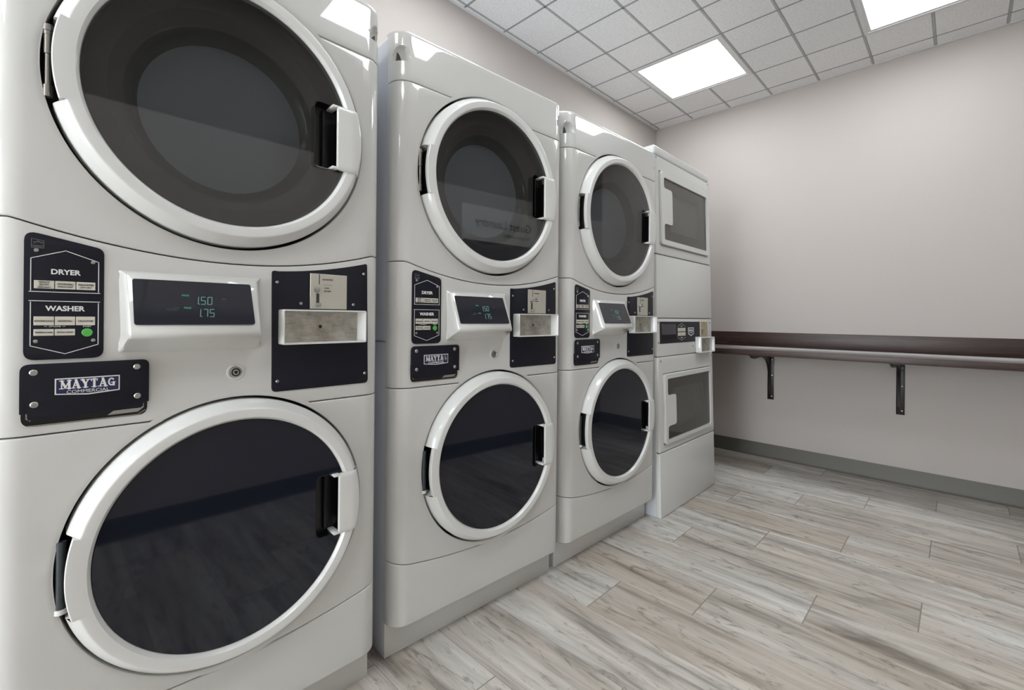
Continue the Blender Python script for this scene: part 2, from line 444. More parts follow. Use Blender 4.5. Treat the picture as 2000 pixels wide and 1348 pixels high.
def make_door(root, kind):
    up_ = kind == 'dryer'
    cx, cz, R = (XU, ZU, RU) if up_ else (XL, ZL, RL)
    Rg, Rb, Ro = (0.2265, 0.248, 0.2650) if up_ else (0.2185, 0.240, 0.2565)
    HB = 0.066
    th = math.asin(HB / (Ro - 0.008))
    nrm = [(Ro - 0.005, 0.034), (Ro, 0.030), (Ro, -0.003), (Ro - 0.0012, -0.0065), (Rb + 0.0015, -0.0288),
           (Rb, -0.0300), (Rb - 0.002, -0.0304), (Rg + 0.005, -0.0290), (Rg + 0.0006, -0.0235), (Rg, -0.0215), (Rg - 0.0015, -0.008)]
    rh = Ro - 0.0066
    hng = [(Rb - 0.008, 0.034), (Rb - 0.006, 0.030), (Rb - 0.006, -0.010), (rh - 0.001, -0.0165), (rh, -0.0290),
           (rh - 0.0015, -0.0304), (Rb - 0.002, -0.0304), (Rg + 0.005, -0.0290), (Rg + 0.0006, -0.0235), (Rg, -0.0215), (Rg - 0.0015, -0.008)]
    angs = [2 * pi * i / 200 for i in range(200)]
    angs += [pi - th, pi - th + 0.003, pi + th, pi + th - 0.003]
    angs = sorted(angs)
    g = G(); rows = [[] for _ in nrm]
    for a in angs:
        pr = hng if pi - th < a < pi + th else nrm
        for k, (r, y) in enumerate(pr): rows[k].append((cx + r * cos(a), y, cz + r * sin(a)))
    g.grid(rows, close=True)
    door = obj('dryer_door' if up_ else 'washer_door', g, DOORW, root, 28)
    door['label'] = ('upper' if up_ else 'lower') + ' round door with white ring frame'
    # window with notch for the hand recess
    rw = Rg - 0.0012; hz = 0.0715 if up_ else 0.068; xr = 0.149
    a1 = math.asin(hz / rw)
    pts = [(cx + rw * cos(a1 + (2 * pi - 2 * a1) * i / 120), cz + rw * sin(a1 + (2 * pi - 2 * a1) * i / 120)) for i in range(121)]
    cr = 0.012
    pts += [(cx + xr + cr * (1 - sin(t)), cz - hz + cr * (1 - cos(t))) for t in [pi / 2 * i / 5 for i in range(6)]]
    pts += [(cx + xr + cr * (1 - cos(t)), cz + hz - cr * (1 - sin(t))) for t in [pi / 2 * i / 5 for i in range(6)]]
    g = G(); g.prism(pts, -0.0205, -0.0165)
    gl = obj('door_glass', g, PANE if up_ else GLASSD, door)
    gl['label'] = 'smoked see-through glass' if up_ else 'near-black glass'
    # recess behind the handle
    g = G(); x1 = sqrt(Rg * Rg - hz * hz) + 0.004
    out = rpoly([(cx + xr, cz - hz), (cx + x1, cz - hz), (cx + x1, cz + hz), (cx + xr, cz + hz)], [cr, 0, 0, cr])
    inn = [(p[0] * 0.96 + (cx + 0.175) * 0.04, p[1] * 0.97 + cz * 0.03) for p in out]
    rows = [[(p[0], -0.0212, p[1]) for p in [(q[0] + (0.0 if q[0] > cx + 0.18 else -0.0012), q[1] + (0.0012 if q[1] > cz else -0.0012)) for q in out]],
            [(p[0], -0.0208, p[1]) for p in out], [(p[0], 0.003, p[1]) for p in inn]]
    g.grid(rows, close=True); g.face([(p[0], 0.003, p[1]) for p in inn])
    g.box(cx + 0.172, cx + 0.176, -0.008, 0.003, cz - hz * 0.86, cz + hz * 0.86, 0.002)
    obj('handle_recess', g, BLACKG, door, 40, merge=False)
    # handle
    g = G(); xl = 0.194; hz2 = hz
    zs = [-hz2 + 2 * hz2 * i / 28 for i in range(29)]
    rows = []
    for z in zs:
        xo = sqrt((Ro + 0.0006) ** 2 - z * z); xb = sqrt((Rb + 0.003) ** 2 - z * z)
        e = 0.0022 if min(z + hz2, hz2 - z) < 0.004 else 0
        rows.append([(cx + xl + 0.045, -0.0245, cz + z), (cx + xl + 0.001, -0.0275, cz + z), (cx + xl, -0.0315 + e, cz + z), (cx + xl + 0.0025, -0.0340 + e, cz + z),
                     (cx + xl + 0.03, -0.0344 + e, cz + z), (cx + xb - 0.004, -0.0340 + e, cz + z), (cx + xb + 0.001, -0.0318 + e, cz + z),
                     (cx + xo - 0.002, -0.0120, cz + z), (cx + xo, -0.007, cz + z), (cx + xo, 0.012, cz + z)])
    g.grid(rows)
    for rw_ in (rows[0], rows[-1]): g.face(rw_)
    for s_ in (-1, 1):     # short webs at the ends of the grip
        za, zb = sorted((cz + s_ * hz2, cz + s_ * (hz2 - 0.006)))
        g.box(cx + xl - 0.010, cx + xl + 0.004, -0.0330, 0.004, za, zb, 0.0012)
    h = obj('door_handle', g, DOORW, door, 30, merge=False); h['label'] = 'white grip plate'
    # hinge in the notch at the left
    g = G()
    xh = cx - (R - 0.0094); yh = 0.003
    def tube(r0, z0, z1, m_=12, x=None):
        x = xh if x is None else x
        rws = [[(x + r0 * cos(2 * pi * i / m_), yh + r0 * sin(2 * pi * i / m_), z) for i in range(m_)] for z in (z0, z1)]
        g.grid(rws, close=True); g.face(rws[0]); g.face(rws[1])
    if up_:
        tube(0.0042, cz - 0.056, cz + 0.056); tube(0.0062, cz + 0.040, cz + 0.056); tube(0.0062, cz - 0.058, cz - 0.040)
        tube(0.0075, cz + 0.046, cz + 0.052); tube(0.0055, cz + 0.010, cz + 0.040)
        obj('hinge', g, HINGE, door, 40, merge=False)
    else:
        tube(0.0068, cz - 0.052, cz + 0.056)
        obj('hinge', g, HINGEG, door, 40, merge=False)
        g = G(); tube(0.0085, cz - 0.060, cz - 0.052)
        obj('hinge_pin', g, WTXT, door, 40, merge=False)
    g = G(); g.lathe([(Rb - 0.0075, 0.0350), (Rb - 0.0040, 0.0310), (Rb - 0.0040, -0.0095), (rh - 0.0016, -0.0155), (rh - 0.0006, -0.0180)], cx, cz, 24, pi - th + 0.004, pi + th - 0.004)
    obj('hinge_pocket', g, GAPDARK, door, 40)  # dark lining added over the white wall, as the crevice's shade
    # dark ring added behind the door gap, shade put into its colour
    g = G(); g.lathe([(R + 0.004, 0.0445), (R - 0.03, 0.0445), (Rg - 0.002, 0.036)], cx, cz, 96)
    obj('door_gasket', g, GAPDARK, door, 40)
    if up_:
        g = G()
        g.lathe([(Rg - 0.0015, -0.010), (Rg - 0.002, 0.003), (0.222, 0.0055), (0.198, 0.0065), (0.192, 0.008), (0.189, 0.011), (0.174, 0.028), (0.171, 0.030), (0.168, 0.030)], cx, cz, 96)
        obj('inner_bowl', g, BOWL, door, 25)
        g = G()
        g.lathe([(0.169, 0.029), (0.160, 0.050), (0.125, 0.070), (0.07, 0.081), (0.0005, 0.083)], cx, cz, 96)
        obj('inner_glass', g, PANE2, door, 40)
    else:
        g = G(); g.disc(Rg + 0.003, 0.034, cx, cz)
        obj('door_backing', g, GAPDARK, door)
    return door

# seven segment digits
SEG = {'0': 'abcdef', '1': 'bc', '5': 'afgcd', '7': 'abc'}
def digit(g, ch, x, z, w_, h, map_):
    s = {'a': ((0, 1), (1, 1)), 'b': ((1, 1), (1, .5)), 'c': ((1, .5), (1, 0)), 'd': ((0, 0), (1, 0)), 'e': ((0, 0), (0, .5)), 'f': ((0, .5), (0, 1)), 'g': ((0, .5), (1, .5))}
    for k in SEG[ch]:
        (ax, az), (bx, bz) = s[k]
        ins = 0.12
        dx, dz = bx - ax, bz - az
        a = (x + (ax + dx * ins) * w_ , z + (az + dz * ins * .7) * h); b = (x + (bx - dx * ins) * w_, z + (bz - dz * ins * .7) * h)
        sh = 0.12
        a = (a[0] + (a[1] - z) * sh, a[1]); b = (b[0] + (b[1] - z) * sh, b[1])
        stroke(g, [a, b], 0.0013, -0.0006, 0)

# slab letters for the badge
def badge_letters(word, x, z, h, y0, y1):
    """word in condensed bold slab serif, drawn from strokes; centred at x, base at z"""
    g = G(); wd = {'M': 1.18, 'A': 1.0, 'Y': 1.0, 'T': 0.86, 'G': 0.9}
    tot = sum(wd[c] for c in word) + 0.10 * (len(word) - 1); k = 0.76 * h
    px = x - tot * k / 2
    st, th = 0.23 * h, 0.105 * h
    def ser(cx, cz, w_): stroke(g, [(cx - w_ / 2, cz), (cx + w_ / 2, cz)], th * 0.8, y0, y1)
    for c in word:
        W = wd[c] * k; X0, X1, XM = px + st * .55, px + W - st * .55, px + W / 2; B, T = z + th * .4, z + h - th * .4
        if c == 'M':
            stroke(g, [(X0, B), (X0, T)], th * 1.1, y0, y1); stroke(g, [(X1, B), (X1, T)], st, y0, y1)
            stroke(g, [(X0, T), (XM, B + h * .12)], st * .9, y0, y1); stroke(g, [(XM, B + h * .12), (X1, T)], th, y0, y1)
            for q, zz in ((X0, B), (X1, B), (X0, T), (X1, T)): ser(q, zz, st * 1.6)
        elif c == 'A':
            stroke(g, [(X0, B), (XM, T)], th * 1.1, y0, y1); stroke(g, [(XM, T), (X1, B)], st, y0, y1)
            stroke(g, [(px + W * .3, z + h * .33), (px + W * .7, z + h * .33)], th, y0, y1)
            ser(X0, B, st * 1.5); ser(X1, B, st * 1.5)
        elif c == 'Y':
            stroke(g, [(X0, T), (XM, z + h * .45)], st, y0, y1); stroke(g, [(X1, T), (XM, z + h * .45)], th * 1.1, y0, y1)
            stroke(g, [(XM, z + h * .45), (XM, B)], st, y0, y1)
            ser(XM, B, st * 1.8); ser(X0, T, st * 1.5); ser(X1, T, st * 1.5)
        elif c == 'T':
            stroke(g, [(XM, B), (XM, T)], st, y0, y1); stroke(g, [(px + th * .6, T), (px + W - th * .6, T)], th, y0, y1)
            ser(XM, B, st * 1.8)
            for q in (px + th * .7, px + W - th * .7): stroke(g, [(q, T), (q, T - h * .18)], th * .9, y0, y1)
        elif c == 'G':
            pts = [(XM + cos(t) * (W * .36), z + h / 2 + sin(t) * h * .40) for t in [math.radians(d) for d in range(45, 320, 18)]]
            stroke(g, pts, th * 1.35, y0, y1)
            stroke(g, [(X1, B + h * .05), (X1, z + h * .42)], st * .85, y0, y1); ser(X1 - st * .25, z + h * .42, st * 1.6)
        px += W + 0.10 * k
    return g

def make_stack():
    root = empty('stacked_washer_dryer', (-1.03, 0.258, 0), pi / 2,
                 'nearest stacked washer and dryer, cut off by the left and top of the photo', 'washing machine', 'stacked washers and dryers')
    # cabinets
    g = G(); g.box(-0.3285, 0.3285, 0.058, 0.66, 0.0, 0.8585, 0.003)
    obj('washer_cabinet', g, SIDE, root)
    g = G(); g.box(-0.3285, 0.3285, 0.058, 0.66, 0.8625, 1.690, 0.004)
    g.box(-0.322, 0.322, 0.062, 0.64, 0.855, 0.866)
    cab = obj('dryer_cabinet', g, SIDE, root)
    g = G(); g.box(-0.317, 0.317, 0.0575, 0.075, 0.0, 0.135, 0.002)
    g2 = G(); g2.box(-0.3275, 0.3275, 0.0545, 0.072, 0.0, 0.103, 0.0015)
    obj('kick_panel', g2, WHITE, root)
    # toe panel
    g = front_panel(lambda x: 0.100, lambda x: seam_t(x) - 0.0009, [])
    rows = [[(x, corner(x) + d, 0.100) for x in [-HW + 2 * HW * i / 40 for i in range(41)]] for d in (0.010, 0.0)]
    g.face([(-HW, 0.055, 0.1005)] + [(x, corner(x) + 0.006, 0.1005) for x in [-HW + 2 * HW * i / 60 for i in range(61)]] + [(HW, 0.055, 0.1005)])
    obj('toe_panel', g, WHITE, root, 40)
    g = front_panel(lambda x: seam_t(x) + 0.0009, lambda x: 0.7361, [(XL, ZL, RL)])
    aa = math.asin((0.737 - ZL) / (RL + 0.004))
    rim(g, XL, ZL, RL, pi - aa, 2 * pi + aa)
    obj('washer_front_panel', g, WHITE, root, 40)
    g = front_panel(lambda x: 0.7379, lambda x: seam_u(x) - 0.0009, [(XL, ZL, RL)])
    rim(g, XL, ZL, RL, aa, pi - aa)
    ctrl = obj('control_panel', g, WHITE, root, 40)
    g = front_panel(lambda x: seam_u(x) + 0.0009, lambda x: 1.5591, [(XU, ZU, RU)])
    ab = math.asin((1.56 - ZU) / (RU + 0.004))
    rim(g, XU, ZU, RU, pi - ab, 2 * pi + ab)
    obj('dryer_front_panel', g, WHITE, root, 40)
    # top panel, leaning back a little, with finger scoops at both corners
    def ytop(x, y, z):
        yy = y + 0.024 * (z - 1.56)
        if z > 1.684:
            t = min(1, (z - 1.684) / 0.012); yy += 0.012 * (1 - sqrt(max(0, 1 - t * t)))
        return (x, yy, z)
    def hi_(x): return 1.6975
    # re-sample: top rounding and scoops need finer rows in z
    g = G()
    holes = (XU, ZU, RU)
    def lo2(x):
        d = RU * RU - (x - XU) ** 2
        return max(1.5609, ZU + sqrt(d)) if d > 0 else 1.5609
    cols = [(-HW, 0.058)] + [(s_ * (HW - RC + RC * sin(i / 14 * pi / 2)), 0) for s_, rng in ((-1, range(14, 0, -1)),) for i in rng]
    xs = [c[0] for c in cols[1:]] + [-(HW - RC) + 2 * (HW - RC) * i / 130 for i in range(131)] + [(HW - RC + RC * sin(i / 14 * pi / 2)) for i in range(1, 15)]
    cols = [(-HW, 0.058)] + [(x, corner(x)) for x in xs] + [(HW, 0.058)]
    rows = []
    def scoop(x, z):
        d = abs(x) - (HW - RC)
        if d <= 0 or z < 1.6125: return 0
        q = (RC * math.asin(min(1, d / RC)) - 0.034) / 0.026
        v = q * q + ((z - 1.6125) / 0.040) ** 2
        return 0.019 * sqrt(1 - v) if v < 1 else 0
    for x, y in cols:
        a = lo2(x); b = 1.6975; r = []
        pr = [(0, 0.011), (0, 0.0035), (0.0004, 0.0016), (0.0014, 0.0004), (0.0035, 0)]
        for dz, dy in pr: r.append((x, y + dy, a + dz))
        zz = [a + 0.0035 + (1.606 - a - 0.0035) * k / 3 for k in (1, 2)] if a < 1.60 else [a + 0.004, a + 0.0045]
        zz += [max(a + 0.005, 1.610), max(a + 0.0055, 1.6120), max(a + 0.006, 1.6126)] + [1.6126 + 0.041 * k / 16 for k in range(1, 17)] + [1.66, 1.67, 1.68]
        for z in zz:
            s_ = scoop(x, z) if abs(x) > 0.285 else 0
            if s_ > 0:
                t_ = math.asin(min(1, (abs(x) - (HW - RC)) / RC)); r.append((x - math.copysign(s_ * sin(t_), x), y + s_ * cos(t_), z))
            else: r.append((x, y, z))
        for k in range(1, 9):
            t = k / 8 * pi / 2; r.append((x, y + 0.013 * (1 - cos(t)), 1.6845 + 0.013 * sin(t)))
        r.append((x, max(y + 0.02, 0.060), 1.6975))
        r = [(p[0], p[1] + 0.024 * (p[2] - 1.56), p[2]) for p in r]
        rows.append(r)
    g.grid(rows)
    rim(g, XU, ZU, RU, ab, pi - ab)
    tp = obj('top_panel', g, WHITE_TOP, root, 40)
    for s_ in (-1, 1):
        g = G(); g.box(s_ * 0.309 - 0.0014, s_ * 0.309 + 0.0014, 0.022, 0.027, 1.6130, 1.6150, 0.0005)
        obj('scoop_hole', g, BLACKG, tp, merge=False)
    # dark backing added behind the seams, their shade put into its colour
    g = G(); g.box(-0.319, -0.29, 0.030, 0.057, 0.12, 1.68); g.box(0.29, 0.319, 0.030, 0.057, 0.12, 1.68)
    for z in (0.245, 0.262, 0.737, 1.06, 1.56): g.box(-0.29, 0.29, 0.046, 0.057, z - 0.03, z + 0.03)
    obj('inner_frame', g, SEAMDARK, root, merge=False)
    # drum
    g = G(); g.lathe([(0.222, 0.05), (0.235, 0.06), (0.235, 0.055)], XU, ZU, 72)
    g = G(); g.lathe([(0.268, 0.0575), (0.215, 0.0560), (0.213, 0.0640), (0.225, 0.075), (0.225, 0.44), (0.21, 0.455), (0.0005, 0.455)], XU, ZU, 72)
    dr = obj('dryer_drum', g, DRUM, root, 30)
    for a in (0.6, 2.7, 4.8):
        g = G()
        c_, s_ = cos(a), sin(a)
        pts = [(0.224, -0.03), (0.17, -0.012), (0.17, 0.012), (0.224, 0.03)]
        rws = [[(XU + r * c_ - t * s_, y, ZU + r * s_ + t * c_) for r, t in pts] for y in (0.08, 0.44)]
        g.grid(rws)
        obj('drum_baffle', g, DRUM, dr, merge=False)
    make_door(root, 'dryer'); make_door(root, 'washer')

    # ---- program plate
    ys = -0.0022
    g = G()
    g.prism(rpoly([(-0.285, 0.856), (-0.285, 1.0585), (-0.192, 1.038), (-0.192, 0.856)], [0.014, 0.013, 0.013, 0.014]), ys, 0.001, 0.0006)
    pp = obj('program_plate', g, BLACKP, root)
    pp['label'] = 'black program plate reading DRYER and WASHER'
    yf = ys - 0.0001
    g = G(); lw = 0.0011
    def L_(pts): stroke(g, pts, lw, yf - 0.0003, yf + 0.0002)
    L_([(-0.2775, 0.9655), (-0.2775, 1.0155), (-0.2385, 1.0305), (-0.199, 1.0155), (-0.199, 0.9655)])
    L_([(-0.279, 0.9635), (-0.1975, 0.9635)]); L_([(-0.279, 0.9490), (-0.1975, 0.9490)])
    L_([(-0.2775, 0.9465), (-0.2775, 0.8785), (-0.2385, 0.8645), (-0.199, 0.8785), (-0.199, 0.9465)])
    t1 = text_geo('DRYER', 0.0112, -0.2385, 0.9955, yf, bold=0.00035)
    t2 = text_geo('WASHER', 0.0112, -0.2385, 0.9370, yf, bold=0.00035)
    t3 = text_geo('START', 0.0036, -0.2125, 0.9085, yf); t4 = text_geo('<<  OPTIONS  >>', 0.0032, -0.2505, 0.9085, yf)
    obj('plate_lettering', join(g, t1, t2, t3, t4), WTXT, pp, merge=False)
    g = G()   # small efficiency mark
    for q in ([(-0.277, 1.032), (-0.277, 1.046), (-0.2635, 1.0435), (-0.2635, 1.032), (-0.277, 1.032)],
              [(-0.277, 1.0355), (-0.2635, 1.0355)], [(-0.275, 1.038), (-0.270, 1.043), (-0.265, 1.039)], [(-0.275, 1.041), (-0.265, 1.041)]):
        stroke(g, q, 0.0005, yf - 0.0002, yf + 0.0002)
    g = join(g, text_geo('ENERGY', 0.0028, -0.2702, 1.0338, yf))
    obj('efficiency_mark', g, GTXT, pp, merge=False)
    def button(x0, x1, z0, z1, lines):
        gb = G(); gb.box(x0, x1, ys - 0.0009, ys + 0.0005, z0, z1, 0.0003, 1)
        b = obj('program_button', gb, LABEL, pp)
        gt = [text_geo(t, s_, (x0 + x1) / 2, z, ys - 0.0011) for t, z, s_ in lines]
        obj('button_lettering', join(*gt), LABTXT, pp, merge=False)
    bx = [(-0.2740, -0.2515), (-0.2505, -0.2270), (-0.2260, -0.2030)]
    for (a, b), ls in zip(bx, ([('HEAVY', .9785, .0040), ('DUTY', .9745, .0040), ('HIGH HEAT', .9706, .0028)],
                               [('NORMAL', .9765, .0044), ('MEDIUM HEAT', .9722, .0027)], [('DELICATES', .9765, .0038), ('LOW HEAT', .9722, .0028)])):
        button(a, b, 0.9685, 0.9812, ls)
    for (a, b), t, s_ in zip(bx, ('POWERWASH', 'NORMAL', 'DELICATES'), (.0034, .0040, .0038)): button(a, b, 0.9105, 0.9245, [(t, .9172, s_)])
    for (a, b), t, s_ in zip(bx[:2], ('TEMPERATURE', 'EXTRA RINSE'), (.0030, .0031)): button(a, b, 0.8940, 0.9045, [(t, .8992, s_)])
    g = G(); g.lathe([(0.0068, ys + 0.0005), (0.0068, ys - 0.0005), (0.0060, ys - 0.0012), (0.0001, ys - 0.0014)], -0.2125, 0.8985, 28)
    obj('start_button', g, GREEN, pp)
    for x, z in ((-0.2715, 1.0280), (-0.2060, 1.0145), (-0.2715, 0.8855), (-0.2050, 0.8855)): screw(pp, x, z, ys, 0.0032)

    # ---- badge plate and pull recess
    g = G(); g.prism(rpoly([(-0.287, 0.752), (-0.287, 0.8), (-0.133, 0.8), (-0.133, 0.752)], [0.014, 0, 0, 0.014]), -0.0006, 0.001)
    pk = obj('pull_recess', g, BLACKG, root)  # flat black patch, shade of the gap under the badge put into colour
    g = G(); g.prism([(-0.186, 0.7575), (-0.176, 0.7660), (-0.138, 0.7720), (-0.138, 0.7650), (-0.146, 0.7580)], -0.0012, -0.0002)
    stroke(g, [(-0.281, 0.772), (-0.281, 0.765), (-0.277, 0.7615)], 0.0014, -0.0012, -0.0002)
    stroke(g, [(-0.280, 0.7532), (-0.146, 0.7532), (-0.136, 0.760)], 0.0012, -0.0012, -0.0002)
    obj('pull_edge', g, CHROME, pk, merge=False)
    g = G()
    g.prism(rpoly([(-0.2885, 0.7735), (-0.2885, 0.8500), (-0.1315, 0.8500), (-0.1315, 0.7755), (-0.1395, 0.7755), (-0.1395, 0.7680), (-0.1430, 0.7655), (-0.2790, 0.7630), (-0.2800, 0.7735)],
                  [0.001, 0.012, 0.010, 0.001, 0.001, 0.002, 0.001, 0.001, 0.001]), -0.0075, -0.0040, 0.0006)
    bp = obj('badge_plate', g, BLACKP, root); bp['label'] = 'black plate with a blue and white nameplate badge'
    yb = -0.0076
    for x, z in ((-0.2735, 0.8370), (-0.1485, 0.8380), (-0.2725, 0.7870), (-0.1475, 0.7870)): screw(bp, x, z, -0.0074, 0.0048)
    Pb = [(-0.2500, 0.8255), (-0.1712, 0.8255), (-0.1712, 0.8000), (-0.2106, 0.7965), (-0.2500, 0.8000)]
    g = G(); g.prism(Pb, yb - 0.0006, yb + 0.0002)
    obj('badge_border', g, WTXT, bp)
    cxb, czb = -0.2106, 0.812
    g = G(); g.prism([(cxb + (x - cxb) * 0.958, czb + (z - czb) * 0.87) for x, z in Pb], yb - 0.0009, yb - 0.0004)
    obj('badge_field', g, NAVY, bp)
    g = badge_letters('MAYTAG', cxb, 0.8083, 0.0136, yb - 0.0013, yb - 0.0008)
    g = join(g, text_geo('COMMERCIAL', 0.0074, cxb, 0.8028, yb - 0.0010, sx=1.12))
    obj('badge_lettering', g, WTXT, bp, merge=False)

    # ---- display housing (wedge) with smoked window
    g = G()
    sec = [(-0.174, 0.050, 0.004, 1.006), (-0.173, 0.049, -0.003, 1.0045), (-0.170, 0.046, -0.009, 1.0015), (-0.169, 0.043, -0.0125, 0.9975),
           (-0.166, 0.040, -0.0495, 0.9035), (-0.166, 0.040, -0.0520, 0.8960), (-0.166, 0.041, -0.0510, 0.8910),
           (-0.167, 0.043, -0.0440, 0.8870), (-0.169, 0.046, -0.0260, 0.8790), (-0.171, 0.048, -0.0090, 0.8690), (-0.173, 0.050, 0.000, 0.8630), (-0.174, 0.051, 0.004, 0.8600)]
    rows = []
    for i, (a, b, y, z) in enumerate(sec):
        base = 0.003
        e = 0.004 if 0 < i < len(sec) - 1 else 0
        rows.append([(a - (0.005 if y < 0 else 0), base, z), (a, y * 0.55 + base * .45, z), (a + e * .6, y * 0.92, z), (a + e * 1.6, y, z), (b - e * 1.6, y, z), (b - e * .6, y * 0.92, z),
                     (b, y * 0.55 + base * .45, z), (b + (0.006 if y < 0 else 0), base, z)])
    g.grid(rows)
    dh = obj('display_housing', g, WHITE, root, 50)
    # display plane: from (y=-.0145,z=.990) to (y=-.0475,z=.912)
    def dmap(x, y, z):      # z is distance down from window top, y proud
        t = z / 0.0847
        return (x, -0.0142 - t * 0.0335 + y * 0.92, 0.9905 - t * 0.0785 + y * -0.38)
    def dsurf(g_): return g_.map(dmap)
    g = G(); g.prism(rrect(-0.157, 0.027, 0.0, 0.0850, 0.004), -0.0012, 0.002)
    obj('display_window', dsurf(g), LCD, dh)
    g = G()
    def word(gx, s_, x, x1, z): digit(gx, s_, x, z, x1, 0.0128, None)
    gd = G()
    z1, z2 = 0.0395, 0.0640
    for s_, z in (('150', z1), ('175', z2)):
        x0 = -0.0650 + (0.0018 if z == z2 else 0)
        for i, ch in enumerate(s_):
            gg = G(); digit(gg, ch, 0, 0, 0.0066, 0.0145, None)
            off = x0 + (-0.006 if i == 0 else (i - 1) * 0.0103 + 0.005)
            gd.v += []; 
            b = len(gd.v); gd.v += [(x_ + off, y_ - 0.0012, z - z_ + 0.006) for x_, y_, z_ in gg.v]; gd.f += [tuple(b + k for k in f) for f in gg.f]
        gg = G(); stroke(gg, [(x0 + 0.0020, z + 0.0058), (x0 + 0.0028, z + 0.0058)], 0.0013, -0.0018, -0.0012)
        gd = join(gd, gg)
    obj('lit_digits', dsurf(gd), DIG, dh, merge=False)
    def dtext(s_, size, x, z, **k):
        t = text_geo(s_, size, x, 0, -0.0012, **k); t.v = [(a, b, z - c) for a, b, c in t.v]; return t
    obj('lit_word', dsurf(dtext('PRICE', 0.0042, -0.0830, 0.0290, bold=0.0002)), DIG2, dh, merge=False)
    obj('lit_word', dsurf(dtext('PRICE', 0.0042, -0.0810, 0.0535, bold=0.0002)), DIG2, dh, merge=False)
    UNL = plain('unlit_display_print', rgb(74, 76, 94), 0.5)
    obj('unlit_words', dsurf(join(dtext('CYCLE', 0.0032, -0.0975, 0.0535), dtext('AVAILABLE', 0.0034, -0.1035, 0.0572))), UNL, dh, merge=False)
    obj('unlit_word', dsurf(dtext('MIN', 0.0036, -0.022, 0.034)), UNL, dh, merge=False)

    # ---- key lock
    g = G(); g.lathe([(0.0170, 0.0004), (0.0150, -0.0016), (0.0125, -0.0016), (0.0105, 0.0002)], 0.006, 0.8155, 40)
    lk = obj('key_lock', g, WHITE, root, 50)
    g = G(); g.lathe([(0.0105, 0.0003), (0.0100, -0.0024), (0.0085, -0.0030), (0.0078, -0.0018), (0.0060, -0.0018), (0.0055, -0.0030), (0.0032, -0.0030), (0.0026, -0.0015), (0.0001, -0.0015)], 0.006, 0.8155, 36)
    obj('lock_barrel', g, CHROME, lk)
    g = G(); g.lathe([(0.0078, -0.0019), (0.0060, -0.0019)], 0.006, 0.8155, 36); g.lathe([(0.0026, -0.0016), (0.0001, -0.0016)], 0.006, 0.8155, 16)
    stroke(g, [(0.006, 0.8155), (0.0105, 0.8175)], 0.0012, -0.0033, -0.0029)
    obj('key_slot', g, BLACKG, lk, merge=False)

    # ---- coin plate
    def ctop(x): return 1.0225 + (x - 0.071) * 0.05 + (x - 0.071) ** 2 * 0.52
    pts = [(0.293, 0.768), (0.0715, 0.768)]
    top = [(0.0715, ctop(0.0715) + 0.002)] + [(x, ctop(x)) for x in [0.085 + 0.19 * i / 12 for i in range(13)]] + [(0.2870, ctop(0.2870))]
    cp = rpoly([(0.2915, 0.768), (0.0730, 0.768)] + top, [0.010, 0.010, 0.009] + [0] * 13 + [0.010])
    g = G(); g.prism(cp, -0.0018, 0.001, 0.0005)
    cpl = obj('coin_panel', g, BLACKP, root); cpl['label'] = 'black panel around the coin slide'
    yc = -0.0018
    for x, z in ((0.082, 1.0000), (0.2780, 1.0320), (0.084, 0.7900), (0.2830, 0.7915), (0.1310, 0.9563), (0.2520, 0.9568)): screw(cpl, x, z, yc, 0.0034)
    g = G(); g.box(0.150, 0.2345, yc - 0.0030, yc + 0.0005, 0.9450, 1.0240, 0.0005, 1)
    sp = obj('coin_slide_plate', g, SLOT, cpl)
    ysp = yc - 0.0031
    g = G(); g.box(0.1688, 0.1706, ysp - 0.0003, ysp + 0.0005, 1.0005, 1.0232); g.prism(rrect(0.1630, 0.1698, 0.9500, 0.9800, 0.003), ysp - 0.0003, ysp + 0.0005)
    g.prism(rrect(0.1780, 0.1995, 0.9995, 1.0000, 0.0002), ysp - 0.0002, ysp + 0.0002)
    g = join(g, text_geo('QUARTERS', 0.0050, 0.1885, 1.0115, ysp - 0.0001), text_geo('COIN', 0.0042, 0.1865, 0.9925, ysp - 0.0001), text_geo('RETURN', 0.0042, 0.1885, 0.9855, ysp - 0.0001))
    obj('slide_lettering', g, LABTXT, cpl, merge=False)
    g = G()
    g.lathe([(0.0062, ysp), (0.0062, ysp - 0.005), (0.0050, ysp - 0.0075), (0.0001, ysp - 0.0085)], 0.1640, 0.9880, 24)
    obj('coin_return_button', g, CHROME, cpl)
    g = G()
    g.lathe([(0.0048, ysp), (0.0048, ysp - 0.008), (0.0038, ysp - 0.0095), (0.0001, ysp - 0.010)], 0.1665, 0.9545, 20)
    obj('coin_return_lever', g, CHROME, cpl)
    # tray: open box frame
    x0, x1, z0, z1, tt, yf_, yb_ = 0.085, 0.272, 0.868, 0.9425, 0.0035, -0.031, 0.012
    g = G()
    o_ = rrect(x0, x1, z0, z1, 0.004, 4); i_ = rrect(x0 + tt, x1 - tt, z0 + tt, z1 - tt, 0.0015, 4)
    rows = [[(p[0], -0.001, p[1]) for p in o_], [(p[0], yf_ + 0.0012, p[1]) for p in o_],
            [((p[0] * .8 + q[0] * .2), yf_, (p[1] * .8 + q[1] * .2)) for p, q in zip(o_, i_)],
            [((p[0] * .2 + q[0] * .8), yf_, (p[1] * .2 + q[1] * .8)) for p, q in zip(o_, i_)],
            [(p[0], yf_ + 0.0012, p[1]) for p in i_], [(min(p[0], x1 - tt - 0.0075), -0.0025, p[1]) for p in i_]]
    g.grid(rows, close=True)
    tr = obj('coin_tray', g, DOORW, cpl, 50)
    g = G()
    g.box(x0 + tt, x1 - tt, -0.0040, -0.0020, z0 + tt, z1 - tt)
    obj('coin_box_face', g, STEEL, cpl)
